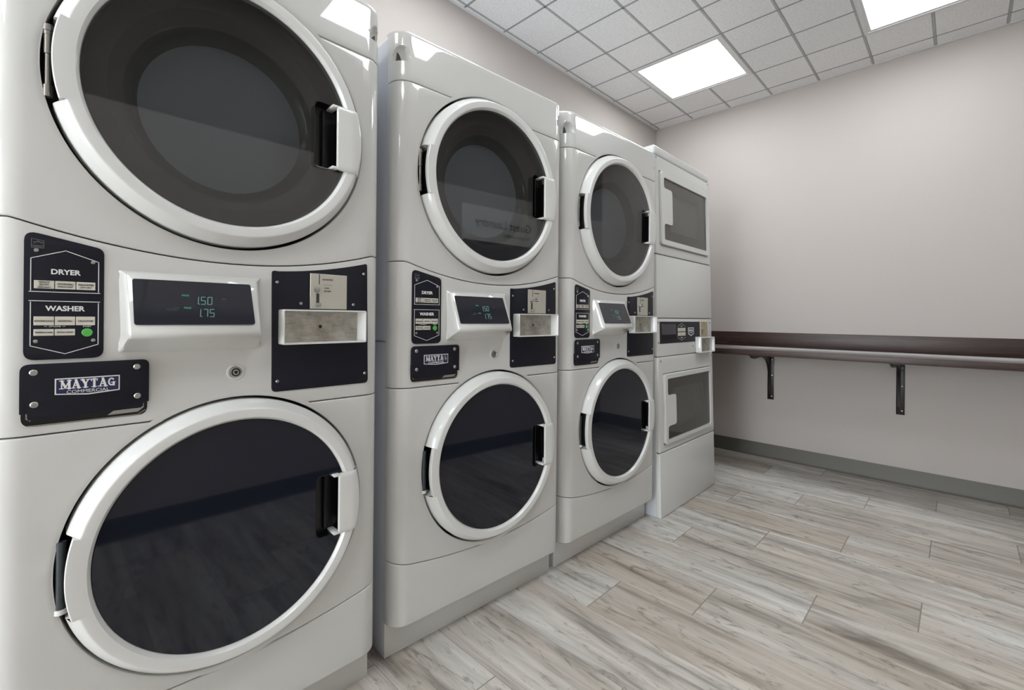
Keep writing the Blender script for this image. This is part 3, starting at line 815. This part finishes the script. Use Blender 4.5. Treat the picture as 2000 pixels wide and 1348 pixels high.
    g = G(); g.lathe([(0.0058, -0.0042), (0.0052, -0.0062), (0.0040, -0.0066), (0.0036, -0.0050), (0.0001, -0.0048)], 0.172, 0.9055, 24)
    obj('coin_box_lock', g, CHROME, cpl)
    g = G(); g.lathe([(0.0036, -0.0052), (0.0001, -0.0052)], 0.172, 0.9055, 20)
    obj('coin_box_keyhole', g, BLACKG, cpl)
    return root

def children(o): return [c for c in bpy.data.objects if c.parent == o]
def copy_tree(o, parent=None):
    kids = children(o)
    c = o.copy(); COL.objects.link(c); c.parent = parent
    for ch in kids: copy_tree(ch, c)
    return c

stack = make_stack()
SP = 1.03
for dx, s_, a, lab in ((-0.01709453, 0.69217701, -0.05481586, 'middle of the three stacked washer and dryers with round doors'),
                       (0.01267213, 1.35678240, -0.03041203, 'farthest of the three round-door stacked washer and dryers, beside the square-door dryers')):
    c = copy_tree(stack)
    t = Vector((-sin(a), cos(a), 0))
    p = Vector(((-1 + dx) * SP, s_ * SP, 0)) + t * 0.258
    c.location = p; c.rotation_euler = (0, 0, pi / 2 + a); c['label'] = lab

# ------------------------------------------------------------ far stacked dryers with square doors
def make_far():
    root = empty('stacked_square_door_dryers', (-0.98, 2.33, 0), pi / 2, 'white stacked dryers with rectangular doors, at the end of the row by the shelf', 'dryer')
    def lean(x, y, z): return (x, y + 0.03 * z, z)
    def P(name, g, mat, parent=root, ang=35, **k): return obj(name, g.map(lean), mat, parent, ang, **k)
    g = G()
    g.box(-0.325, 0.325, 0.020, 0.60, 0.0, 1.735, 0.004)
    P('cabinet', g, SIDE)
    g = G(); g.box(-0.328, 0.328, 0.0, 0.60, 1.712, 1.758, 0.012, 4); P('lid', g, M4W)
    def panel_hole(z0, z1, hx0, hx1, hz0, hz1):
        g = G()
        g.box(-0.327, hx0, 0, 0.022, z0, z1, 0.004); g.box(hx1, 0.327, 0, 0.022, z0, z1, 0.004)
        g = G()
        # single plate with opening, bevelled outer edge
        o_ = rrect(-0.327, 0.327, z0, z1, 0.007, 4); i_ = rrect(hx0, hx1, hz0, hz1, 0.010, 4)
        def sh(pts, d): 
            cx, cz = 0, (z0 + z1) / 2
            return [(p[0] - math.copysign(d, p[0] - cx), p[1] - math.copysign(d, p[1] - cz)) for p in pts]
        rows = [[(p[0], 0.022, p[1]) for p in o_], [(p[0], 0.004, p[1]) for p in o_], [(p[0], 0.0012, p[1]) for p in sh(o_, 0.0015)], [(p[0], 0, p[1]) for p in sh(o_, 0.005)],
                [(p[0], 0, p[1]) for p in i_], [(p[0], 0.020, p[1]) for p in i_]]
        g.grid(rows, close=True); return g
    P('upper_front_panel', panel_hole(1.240, 1.709, -0.288, 0.288, 1.282, 1.643), M4W)
    g = G(); g.box(-0.327, 0.327, 0, 0.022, 0.936, 1.236, 0.004); P('middle_panel', g, M4W)
    P('lower_front_panel', panel_hole(0.303, 0.749, -0.288, 0.288, 0.334, 0.671), M4W)
    g = G(); g.box(-0.327, 0.327, 0, 0.025, 0.0, 0.299, 0.006, 3); P('base_panel', g, M4W)
    g = G(); g.box(-0.327, 0.327, 0.002, 0.022, 0.752, 0.933, 0.004); cp = P('control_panel', g, M4W)
    g = G()
    for z in (0.301, 0.7505, 0.9345, 1.238, 1.7105): g.box(-0.320, 0.320, 0.008, 0.021, z - 0.004, z + 0.004)
    P('seam_backing', g, SEAMDARK, merge=False)
    def door(z0, z1, nm, wz0, wz1, hz0, hz1):
        x0, x1 = -0.285, 0.285
        win = rpoly([(-0.258, wz0), (-0.258, hz0), (-0.170, hz0), (-0.170, hz1), (-0.258, hz1), (-0.258, wz1), (0.260, wz1), (0.260, wz0)],
                    [0.010, 0.018, 0.018, 0.018, 0.018, 0.010, 0.012, 0.012], 5)
        out = rrect(x0, x1, z0, z1, 0.016, 8)
        # frame: outer skirt + bridged face (triangulated with hole)
        bm = bmesh.new()
        vo = [bm.verts.new((p[0], -0.012, p[1])) for p in [(q[0] - math.copysign(0.003, q[0]), q[1] - math.copysign(0.003, q[1] - (z0 + z1) / 2)) for q in out]]
        vi = [bm.verts.new((p[0], -0.012, p[1])) for p in win]
        es = [bm.edges.new((v[i], v[(i + 1) % len(v)])) for v in (vo, vi) for i in range(len(v))]
        bmesh.ops.triangle_fill(bm, use_beauty=True, use_dissolve=False, edges=es, normal=(0, -1, 0))
        g = G(); g.bm(bm)
        g.grid([[(p[0] - math.copysign(0.003, p[0]), -0.012, p[1] - math.copysign(0.003, p[1] - (z0 + z1) / 2)) for p in out],
                [(p[0], -0.009, p[1]) for p in out], [(p[0], 0.006, p[1]) for p in out]], close=True)
        g.grid([[(p[0], -0.012, p[1]) for p in win], [(p[0], -0.002, p[1]) for p in win]], close=True)
        d = P(nm, g, DOORW, root, 35)
        g = G(); g.prism(win, -0.0045, -0.0030); P('door_glass', g, PANE4, d)
        # inner window frame, dark grey with opening onto the drum
        g = G()
        o_ = rrect(-0.272, 0.272, z0 + 0.012, z1 - 0.012, 0.012, 8); i_ = rpoly([(-0.17, wz0 + 0.055), (-0.17, wz1 - 0.055), (0.175, wz1 - 0.055), (0.205, (wz0 + wz1) / 2), (0.175, wz0 + 0.055)], [0.02, 0.02, 0.03, 0.05, 0.03], 8)
        n = len(i_)
        def near(p): 
            a = math.atan2(p[1] - (z0 + z1) / 2, p[0]); 
            # ray from centre to rounded rect (approx)
            hx, hz_ = 0.272, (z1 - z0) / 2 - 0.012
            t = min(hx / max(abs(cos(a)), 1e-6), hz_ / max(abs(sin(a)), 1e-6)); return (t * cos(a), (z0 + z1) / 2 + t * sin(a))
        ou = [near(p) for p in i_]
        g.grid([[(p[0], 0.0, p[1]) for p in ou], [(p[0] * 1.03, 0.0005, (p[1] - (z0 + z1) / 2) * 1.03 + (z0 + z1) / 2) for p in i_], [(p[0], 0.016, p[1]) for p in i_]], close=True)
        P('inner_frame', g, BOWL, d)
        g = G()
        for s0 in (z0 + 0.03, z1 - 0.07):
            g.box(0.2855, 0.2935, -0.006, 0.004, s0 - 0.005, s0 + 0.055, 0.001)
        P('hinge', g, CHROME, d, merge=False)
        # drum behind
        zc = (z0 + z1) / 2
        g = G(); g.lathe([(0.150, 0.0190), (0.155, 0.06), (0.17, 0.08), (0.17, 0.40), (0.15, 0.42), (0.0005, 0.42)], 0, zc, 64)
        for a in (0.9, 3.0, 5.1):
            c_, s_ = cos(a), sin(a)
            g.grid([[(r * c_ - t * s_, y, zc + r * s_ + t * c_) for r, t in [(0.169, -0.025), (0.125, -0.01), (0.125, 0.01), (0.169, 0.025)]] for y in (0.085, 0.40)])
        g.grid([[(x, 0.0205, z) for x in (-0.288, 0.288)] for z in (z0, z0 + 0.02)])
        P('drum', g, DRUM, d, 30, merge=False)
        return d
    d1 = door(1.285, 1.640, 'upper_door', 1.311, 1.612, 1.389, 1.560)
    d2 = door(0.337, 0.668, 'lower_door', 0.356, 0.645, 0.421, 0.566)
    d1['label'] = 'upper rectangular door'; d2['label'] = 'lower rectangular door'
    # open bores through the cabinet front for the drums
    # control panel face
    y = 0.0018
    g = G(); g.prism([(-0.303, 0.8125), (-0.303, 0.9175), (0.160, 0.9175), (0.160, 0.8375), (0.098, 0.8375), (0.098, 0.8125)], y - 0.0012, y + 0.001)
    fp = P('control_film', g, BLACKP, cp)
    g = G(); g.box(-0.286, -0.133, y - 0.0022, y, 0.829, 0.905, 0.0006, 1); P('display_window', g, LCD, cp)
    g = G()
    yy = (y - 0.0016, y - 0.0010)
    stroke(g, [(-0.1125, 0.893), (-0.071, 0.909), (-0.022, 0.893)], 0.0011, *yy); stroke(g, [(-0.1125, 0.839), (-0.071, 0.823), (-0.022, 0.839)], 0.0011, *yy)
    g = join(g, text_geo('UPPER', 0.007, -0.069, 0.8945, y - 0.0012), text_geo('LOWER', 0.007, -0.069, 0.8365, y - 0.0012))
    P('film_lettering', g, WTXT, cp, merge=False)
    for z0, z1 in ((0.868, 0.886), (0.846, 0.864)):
        for i in range(3):
            g = G(); g.box(-0.1125 + i * 0.0305, -0.0835 + i * 0.0305, y - 0.0020, y - 0.0005, z0, z1, 0.0005, 1); P('program_button', g, LABEL, cp)
    g = G()
    sh = [(0.009, 0.887), (0.080, 0.887), (0.080, 0.853), (0.0445, 0.843), (0.009, 0.853)]
    g.prism(sh, y - 0.0020, y - 0.0008); bg = P('badge', g, WTXT, cp)
    g = G(); g.prism([(0.0445 + (x - 0.0445) * 0.86, 0.867 + (z - 0.867) * 0.8) for x, z in sh], y - 0.0024, y - 0.0018)
    P('badge_field', g, NAVY, cp)
    g = text_geo('MAYTAG', 0.0165, 0.0445, 0.871, y - 0.0024, bold=0.0003, sx=0.82); g = join(g, text_geo('COMMERCIAL', 0.006, 0.0445, 0.8605, y - 0.0024, sx=1.1))
    P('badge_lettering', g, WTXT, cp, merge=False)
    g = G(); g.box(0.170, 0.262, y - 0.0025, y + 0.001, 0.838, 0.9175, 0.0006, 1); P('coin_slide_plate', g, plain('coin_slide_plate_brass', rgb(190, 176, 150), 0.38, 0.6), cp)
    g = G(); g.box(0.2135, 0.2155, y - 0.0030, y, 0.896, 0.915); g.prism(rrect(0.186, 0.192, 0.848, 0.872, 0.0025), y - 0.0030, y)
    P('coin_slot', g, BLACKG, cp, merge=False)
    g = G(); g.lathe([(0.006, y), (0.006, y - 0.008), (0.004, y - 0.010), (0.0001, y - 0.0105)], 0.185, 0.878, 20); P('coin_return_button', g, CHROME, cp)
    x0, x1, z0, z1, tt, yf_ = 0.100, 0.285, 0.752, 0.8345, 0.004, -0.031
    g = G(); o_ = rrect(x0, x1, z0, z1, 0.004, 4); i_ = rrect(x0 + tt, x1 - tt, z0 + tt, z1 - tt, 0.0015, 4)
    g.grid([[(p[0], 0.001, p[1]) for p in o_], [(p[0], yf_ + 0.001, p[1]) for p in o_], [(p[0] * .8 + q[0] * .2, yf_, p[1] * .8 + q[1] * .2) for p, q in zip(o_, i_)],
            [(p[0] * .2 + q[0] * .8, yf_, p[1] * .2 + q[1] * .8) for p, q in zip(o_, i_)], [(p[0], yf_ + 0.001, p[1]) for p in i_], [(p[0], 0.0005, p[1]) for p in i_]], close=True)
    P('coin_tray', g, DOORW, cp, 50)
    g = G(); g.box(x0 + tt, x1 - tt, -0.0015, 0.0005, z0 + tt, z1 - tt); P('coin_box_face', g, STEEL, cp)
    for x, z in ((-0.316, 0.913), (0.300, 0.913), (-0.316, 0.818), (0.069, 0.790), (-0.302, 0.730), (0.310, 0.730), (-0.311, 1.699), (0.309, 1.699)):
        g = G(); r = 0.0048; y0 = 0.0022 if 0.75 < z < 0.93 else 0.0002
        g.lathe([(r, y0), (r, y0 - 0.001), (r * 0.7, y0 - 0.0022), (0.0001, y0 - 0.0024)], x, z, 14); P('screw', g, HINGE)
    return root
make_far()

# ------------------------------------------------------------ setting
CH = 2.4466
XW, XR, YE, YB = -1.750, 0.44, 3.428, -4.0
g = G(); g.box(XW, XR, YB, YE, -0.03, 0.0); struct('floor', g, FLOOR)
g = G(); g.box(XW - 0.05, XW, YB - 0.05, YE + 0.05, -0.03, CH + 0.03); struct('wall_left', g, WALL)
g = G(); g.box(XW, XR, YE, YE + 0.05, -0.03, CH + 0.03); struct('wall_back', g, WALL)
g = G(); g.box(XR, XR + 0.05, YB - 0.05, YE + 0.05, -0.03, 1.80); struct('wall_right', g, WALL)
g = G(); g.box(XR + 0.012, XR + 0.05, YB - 0.05, YE + 0.05, 1.80, CH + 0.03); struct('wall_right_upper', g, WALLD)  # upper part toned dark only for what the dryer glass mirrors
g = G(); g.box(XW, -1.20, YB - 0.05, YB, -0.03, CH + 0.03); g.box(0.34, XR, YB - 0.05, YB, -0.03, CH + 0.03); g.box(-1.20, 0.34, YB - 0.05, YB, 2.25, CH + 0.03); struct('wall_front', g, WALL)  # unseen opening added here so world light can fill the room
def base_prof(g, axis, c, a, b, sgn):
    pr = [(0.0, 0.092), (0.003, 0.092), (0.004, 0.088), (0.004, 0.014), (0.008, 0.005), (0.013, 0.0), (0.0, 0.0)]
    rows = []
    for d, z in pr: rows.append([((c + sgn * d, t, z) if axis == 'x' else (t, c + sgn * d, z)) for t in (a, b)])
    g.grid(rows)
g = G(); base_prof(g, 'y', YE, XW, XR, -1); struct('baseboard_back', g, BASEB)
g = G(); base_prof(g, 'x', XR, YB, YE, -1); struct('baseboard_right', g, BASEB)
g = G(); base_prof(g, 'x', XW, YB, YE, 1); struct('baseboard_left', g, BASEB)
g = G(); base_prof(g, 'y', YB, XW, -1.20, 1); struct('baseboard_front', g, BASEB)
# ceiling with openings for the light panels
T = 0.2690
gx = [XW] + [-1.7175 + T * k for k in range(0, 9)] + [XR]
gx = [XW] + [-1.7190 + T * k for k in range(0, 9)] + [XR]
gx = [x for x in gx if x <= XR]
gy0 = 3.037
gy = [gy0 + T * k for k in range(-26, 2)]
gy = [YB] + [v for v in gy if v > YB + 0.02] + [YE]
LX = [(-1.4500, -1.4500 + 2 * T), (-1.4500 + 4 * T, -1.4500 + 6 * T)]
LY = [(gy0 - 2 * T, gy0), (gy0 - 8 * T, gy0 - 6 * T), (gy0 - 14 * T, gy0 - 12 * T), (gy0 - 20 * T, gy0 - 18 * T)]  # rows behind the camera are unseen, added for their light
def inlight(x, y): return any(a < x < b for a, b in LX) and any(a < y < b for a, b in LY)
g = G()
for x0, x1 in zip(gx, gx[1:]):
    for y0, y1 in zip(gy, gy[1:]):
        if inlight((x0 + x1) / 2, (y0 + y1) / 2): continue
        e = 0.0045
        a, b, c, d = x0 + e, x1 - e, y0 + e * .7, y1 - e * .7
        g.grid([[(x0, y0, CH + 0.004), (x1, y0, CH + 0.004), (x1, y1, CH + 0.004), (x0, y1, CH + 0.004)],
                [(a, c, CH + 0.004), (b, c, CH + 0.004), (b, d, CH + 0.004), (a, d, CH + 0.004)],
                [(a + .003, c + .003, CH), (b - .003, c + .003, CH), (b - .003, d - .003, CH), (a + .003, d - .003, CH)]], close=True)
        g.face([(a + .003, c + .003, CH), (b - .003, c + .003, CH), (b - .003, d - .003, CH), (a + .003, d - .003, CH)])
g.box(XW, XR, YB, YE, CH + 0.06, CH + 0.07)
struct('ceiling', g, TILE)
g = G()
for x in gx[1:-1]:
    ys_ = [YB] + [v for ab in sorted(LY) for v in ab] + [YE]
    inside = any(a + 0.01 < x < b - 0.01 for a, b in LX)
    if inside:
        pieces = list(zip(ys_[::2], ys_[1::2]))
    else: pieces = [(YB, YE)]
    for a, b in pieces: g.box(x - 0.0045, x + 0.0045, a, b, CH - 0.0005, CH + 0.02)
struct('trim_1', g, GRIDM)
g = G()
for y in gy[1:-1]:
    xs_ = [XW] + [v for ab in LX for v in ab] + [XR]
    inside = any(a + 0.01 < y < b - 0.01 for a, b in LY)
    pieces = list(zip(xs_[::2], xs_[1::2])) if inside else [(XW, XR)]
    for a, b in pieces: g.box(a, b, y - 0.0042, y + 0.0042, CH - 0.0005, CH + 0.02)
struct('trim_2', g, GROOVE)
g = G()
g.box(XW, XW + 0.014, YB, YE, CH - 0.002, CH + 0.02); g.box(XR - 0.002, XR + 0.012, YB, YE, CH - 0.002, CH + 0.02)
g.box(XW, XR, YE - 0.014, YE, CH - 0.002, CH + 0.02); g.box(XW, XR, YB, YB + 0.014, CH - 0.002, CH + 0.02)
struct('trim_3', g, LFRAME)
LN = [['white square ceiling light nearest the far left corner', 'ceiling light at the top right edge of the photo, over the shelf side'],
      ['ceiling light above the middle round-door stack', 'ceiling light over the middle of the floor aisle'],
      ['ceiling light over the near end of the machine row, outside the photo', 'ceiling light over the near end of the aisle, outside the photo'],
      ['ceiling light nearest the doorway on the machine side', 'ceiling light nearest the doorway over the aisle']]
for j, (y0, y1) in enumerate(LY):
    for i, (x0, x1) in enumerate(LX):
        t = empty('ceiling_light', ((x0 + x1) / 2, (y0 + y1) / 2, CH), 0, LN[j][i], 'ceiling light', 'recessed square ceiling lights')
        h = T - 0.004; f = 0.030
        g = G()
        def sq(d, z): return [(-h + d, -h + d, z), (h - d, -h + d, z), (h - d, h - d, z), (-h + d, h - d, z)]
        g.grid([sq(0, 0.01), sq(0, -0.004), sq(0.014, -0.004), sq(0.014, -0.001), sq(f, -0.001), sq(f + .002, 0.004)], close=True)
        obj('light_frame', g, LFRAME, t)
        g = G(); g.face(sq(f, 0.0035)); obj('diffuser', g, PANEL, t)

# ------------------------------------------------------------ wall shelf
root = empty('wall_shelf', (0, YE, 0), 0, 'long dark walnut folding shelf fixed across the far wall with upstand behind', 'shelf')
SD = 0.452
g = G(); g.box(XW + 0.003, XR - 0.003, -SD, -0.003, 0.7155, 0.7500, 0.0015); obj('shelf_board', g, WOOD, root)
g = G(); g.box(XW + 0.003, XR - 0.003, -0.020, -0.002, 0.7500, 0.8470, 0.001); obj('upstand', g, WOOD, root)
def bracket(x, lab):
    t = empty('shelf_bracket', (x, YE, 0), 0, lab, 'bracket', 'iron brackets under the shelf')
    g = G(); g.box(-0.020, 0.018, -0.006, -0.001, 0.396, 0.7135, 0.001); obj('wall_plate', g, BRACK, t)
    g = G(); g.box(-0.019, 0.017, -0.400, -0.006, 0.7080, 0.7135, 0.001)
    obj('arm', g, BRACK, t)
    # curved brace: outline in (distance, z)
    outer = [(0.006, 0.44), (0.012, 0.52), (0.024, 0.585), (0.050, 0.635), (0.095, 0.670), (0.150, 0.687), (0.23, 0.694), (0.30, 0.690), (0.345, 0.688), (0.385, 0.698), (0.400, 0.709)]
    n = len(outer); g = G()
    inner = [(0.006, 0.60), (0.006, 0.61), (0.008, 0.62), (0.014, 0.640), (0.030, 0.668), (0.055, 0.690), (0.10, 0.706), (0.2, 0.708), (0.28, 0.708), (0.33, 0.709), (0.39, 0.710)]
    for xx in (-0.017, 0.0):
        pass
    a = [[(-0.014, -d, z) for d, z in outer], [(-0.014, -d, z) for d, z in inner], [(0.0, -d, z) for d, z in inner], [(0.0, -d, z) for d, z in outer], [(-0.014, -d, z) for d, z in outer]]
    g.grid(a); g.face([r[0] for r in a[:4]]); g.face([r[-1] for r in a[:4]])
    obj('curved_brace', g, BRACK, t, 50)
    for z in (0.664, 0.558, 0.418):
        g = G(); g.lathe([(0.0042, -0.006), (0.0040, -0.0075), (0.0001, -0.0085)], 0.006, z, 12); obj('screw', g, CHROME, t)
bracket(-0.905, 'dark iron shelf bracket nearer the square-door dryers')
bracket(-0.239, 'dark iron shelf bracket farther from the dryers, toward the right edge')

# ------------------------------------------------------------ sign on the aisle wall (seen in the dryer glass)
root = empty('wall_sign', (XR, 2.115, 1.40), -pi / 2, 'guest laundry notice board on the wall facing the machines', 'sign')
g = G(); g.box(-0.335, 0.335, -0.010, -0.001, -0.31, 0.295, 0.002); obj('sign_board', g, plain('sign_white', rgb(232, 232, 228), 0.4), root)
g = G(); g.box(-0.333, 0.333, -0.0115, -0.0095, -0.308, 0.055); obj('lower_panel', g, NAVY, root)
g = join(text_geo('Guest Laundry', 0.085, -0.275, 0.185, -0.0110, align='LEFT'), text_geo('For guest comfort', 0.034, -0.262, 0.115, -0.0110, align='LEFT'))
obj('sign_lettering', g, LABTXT, root, merge=False)
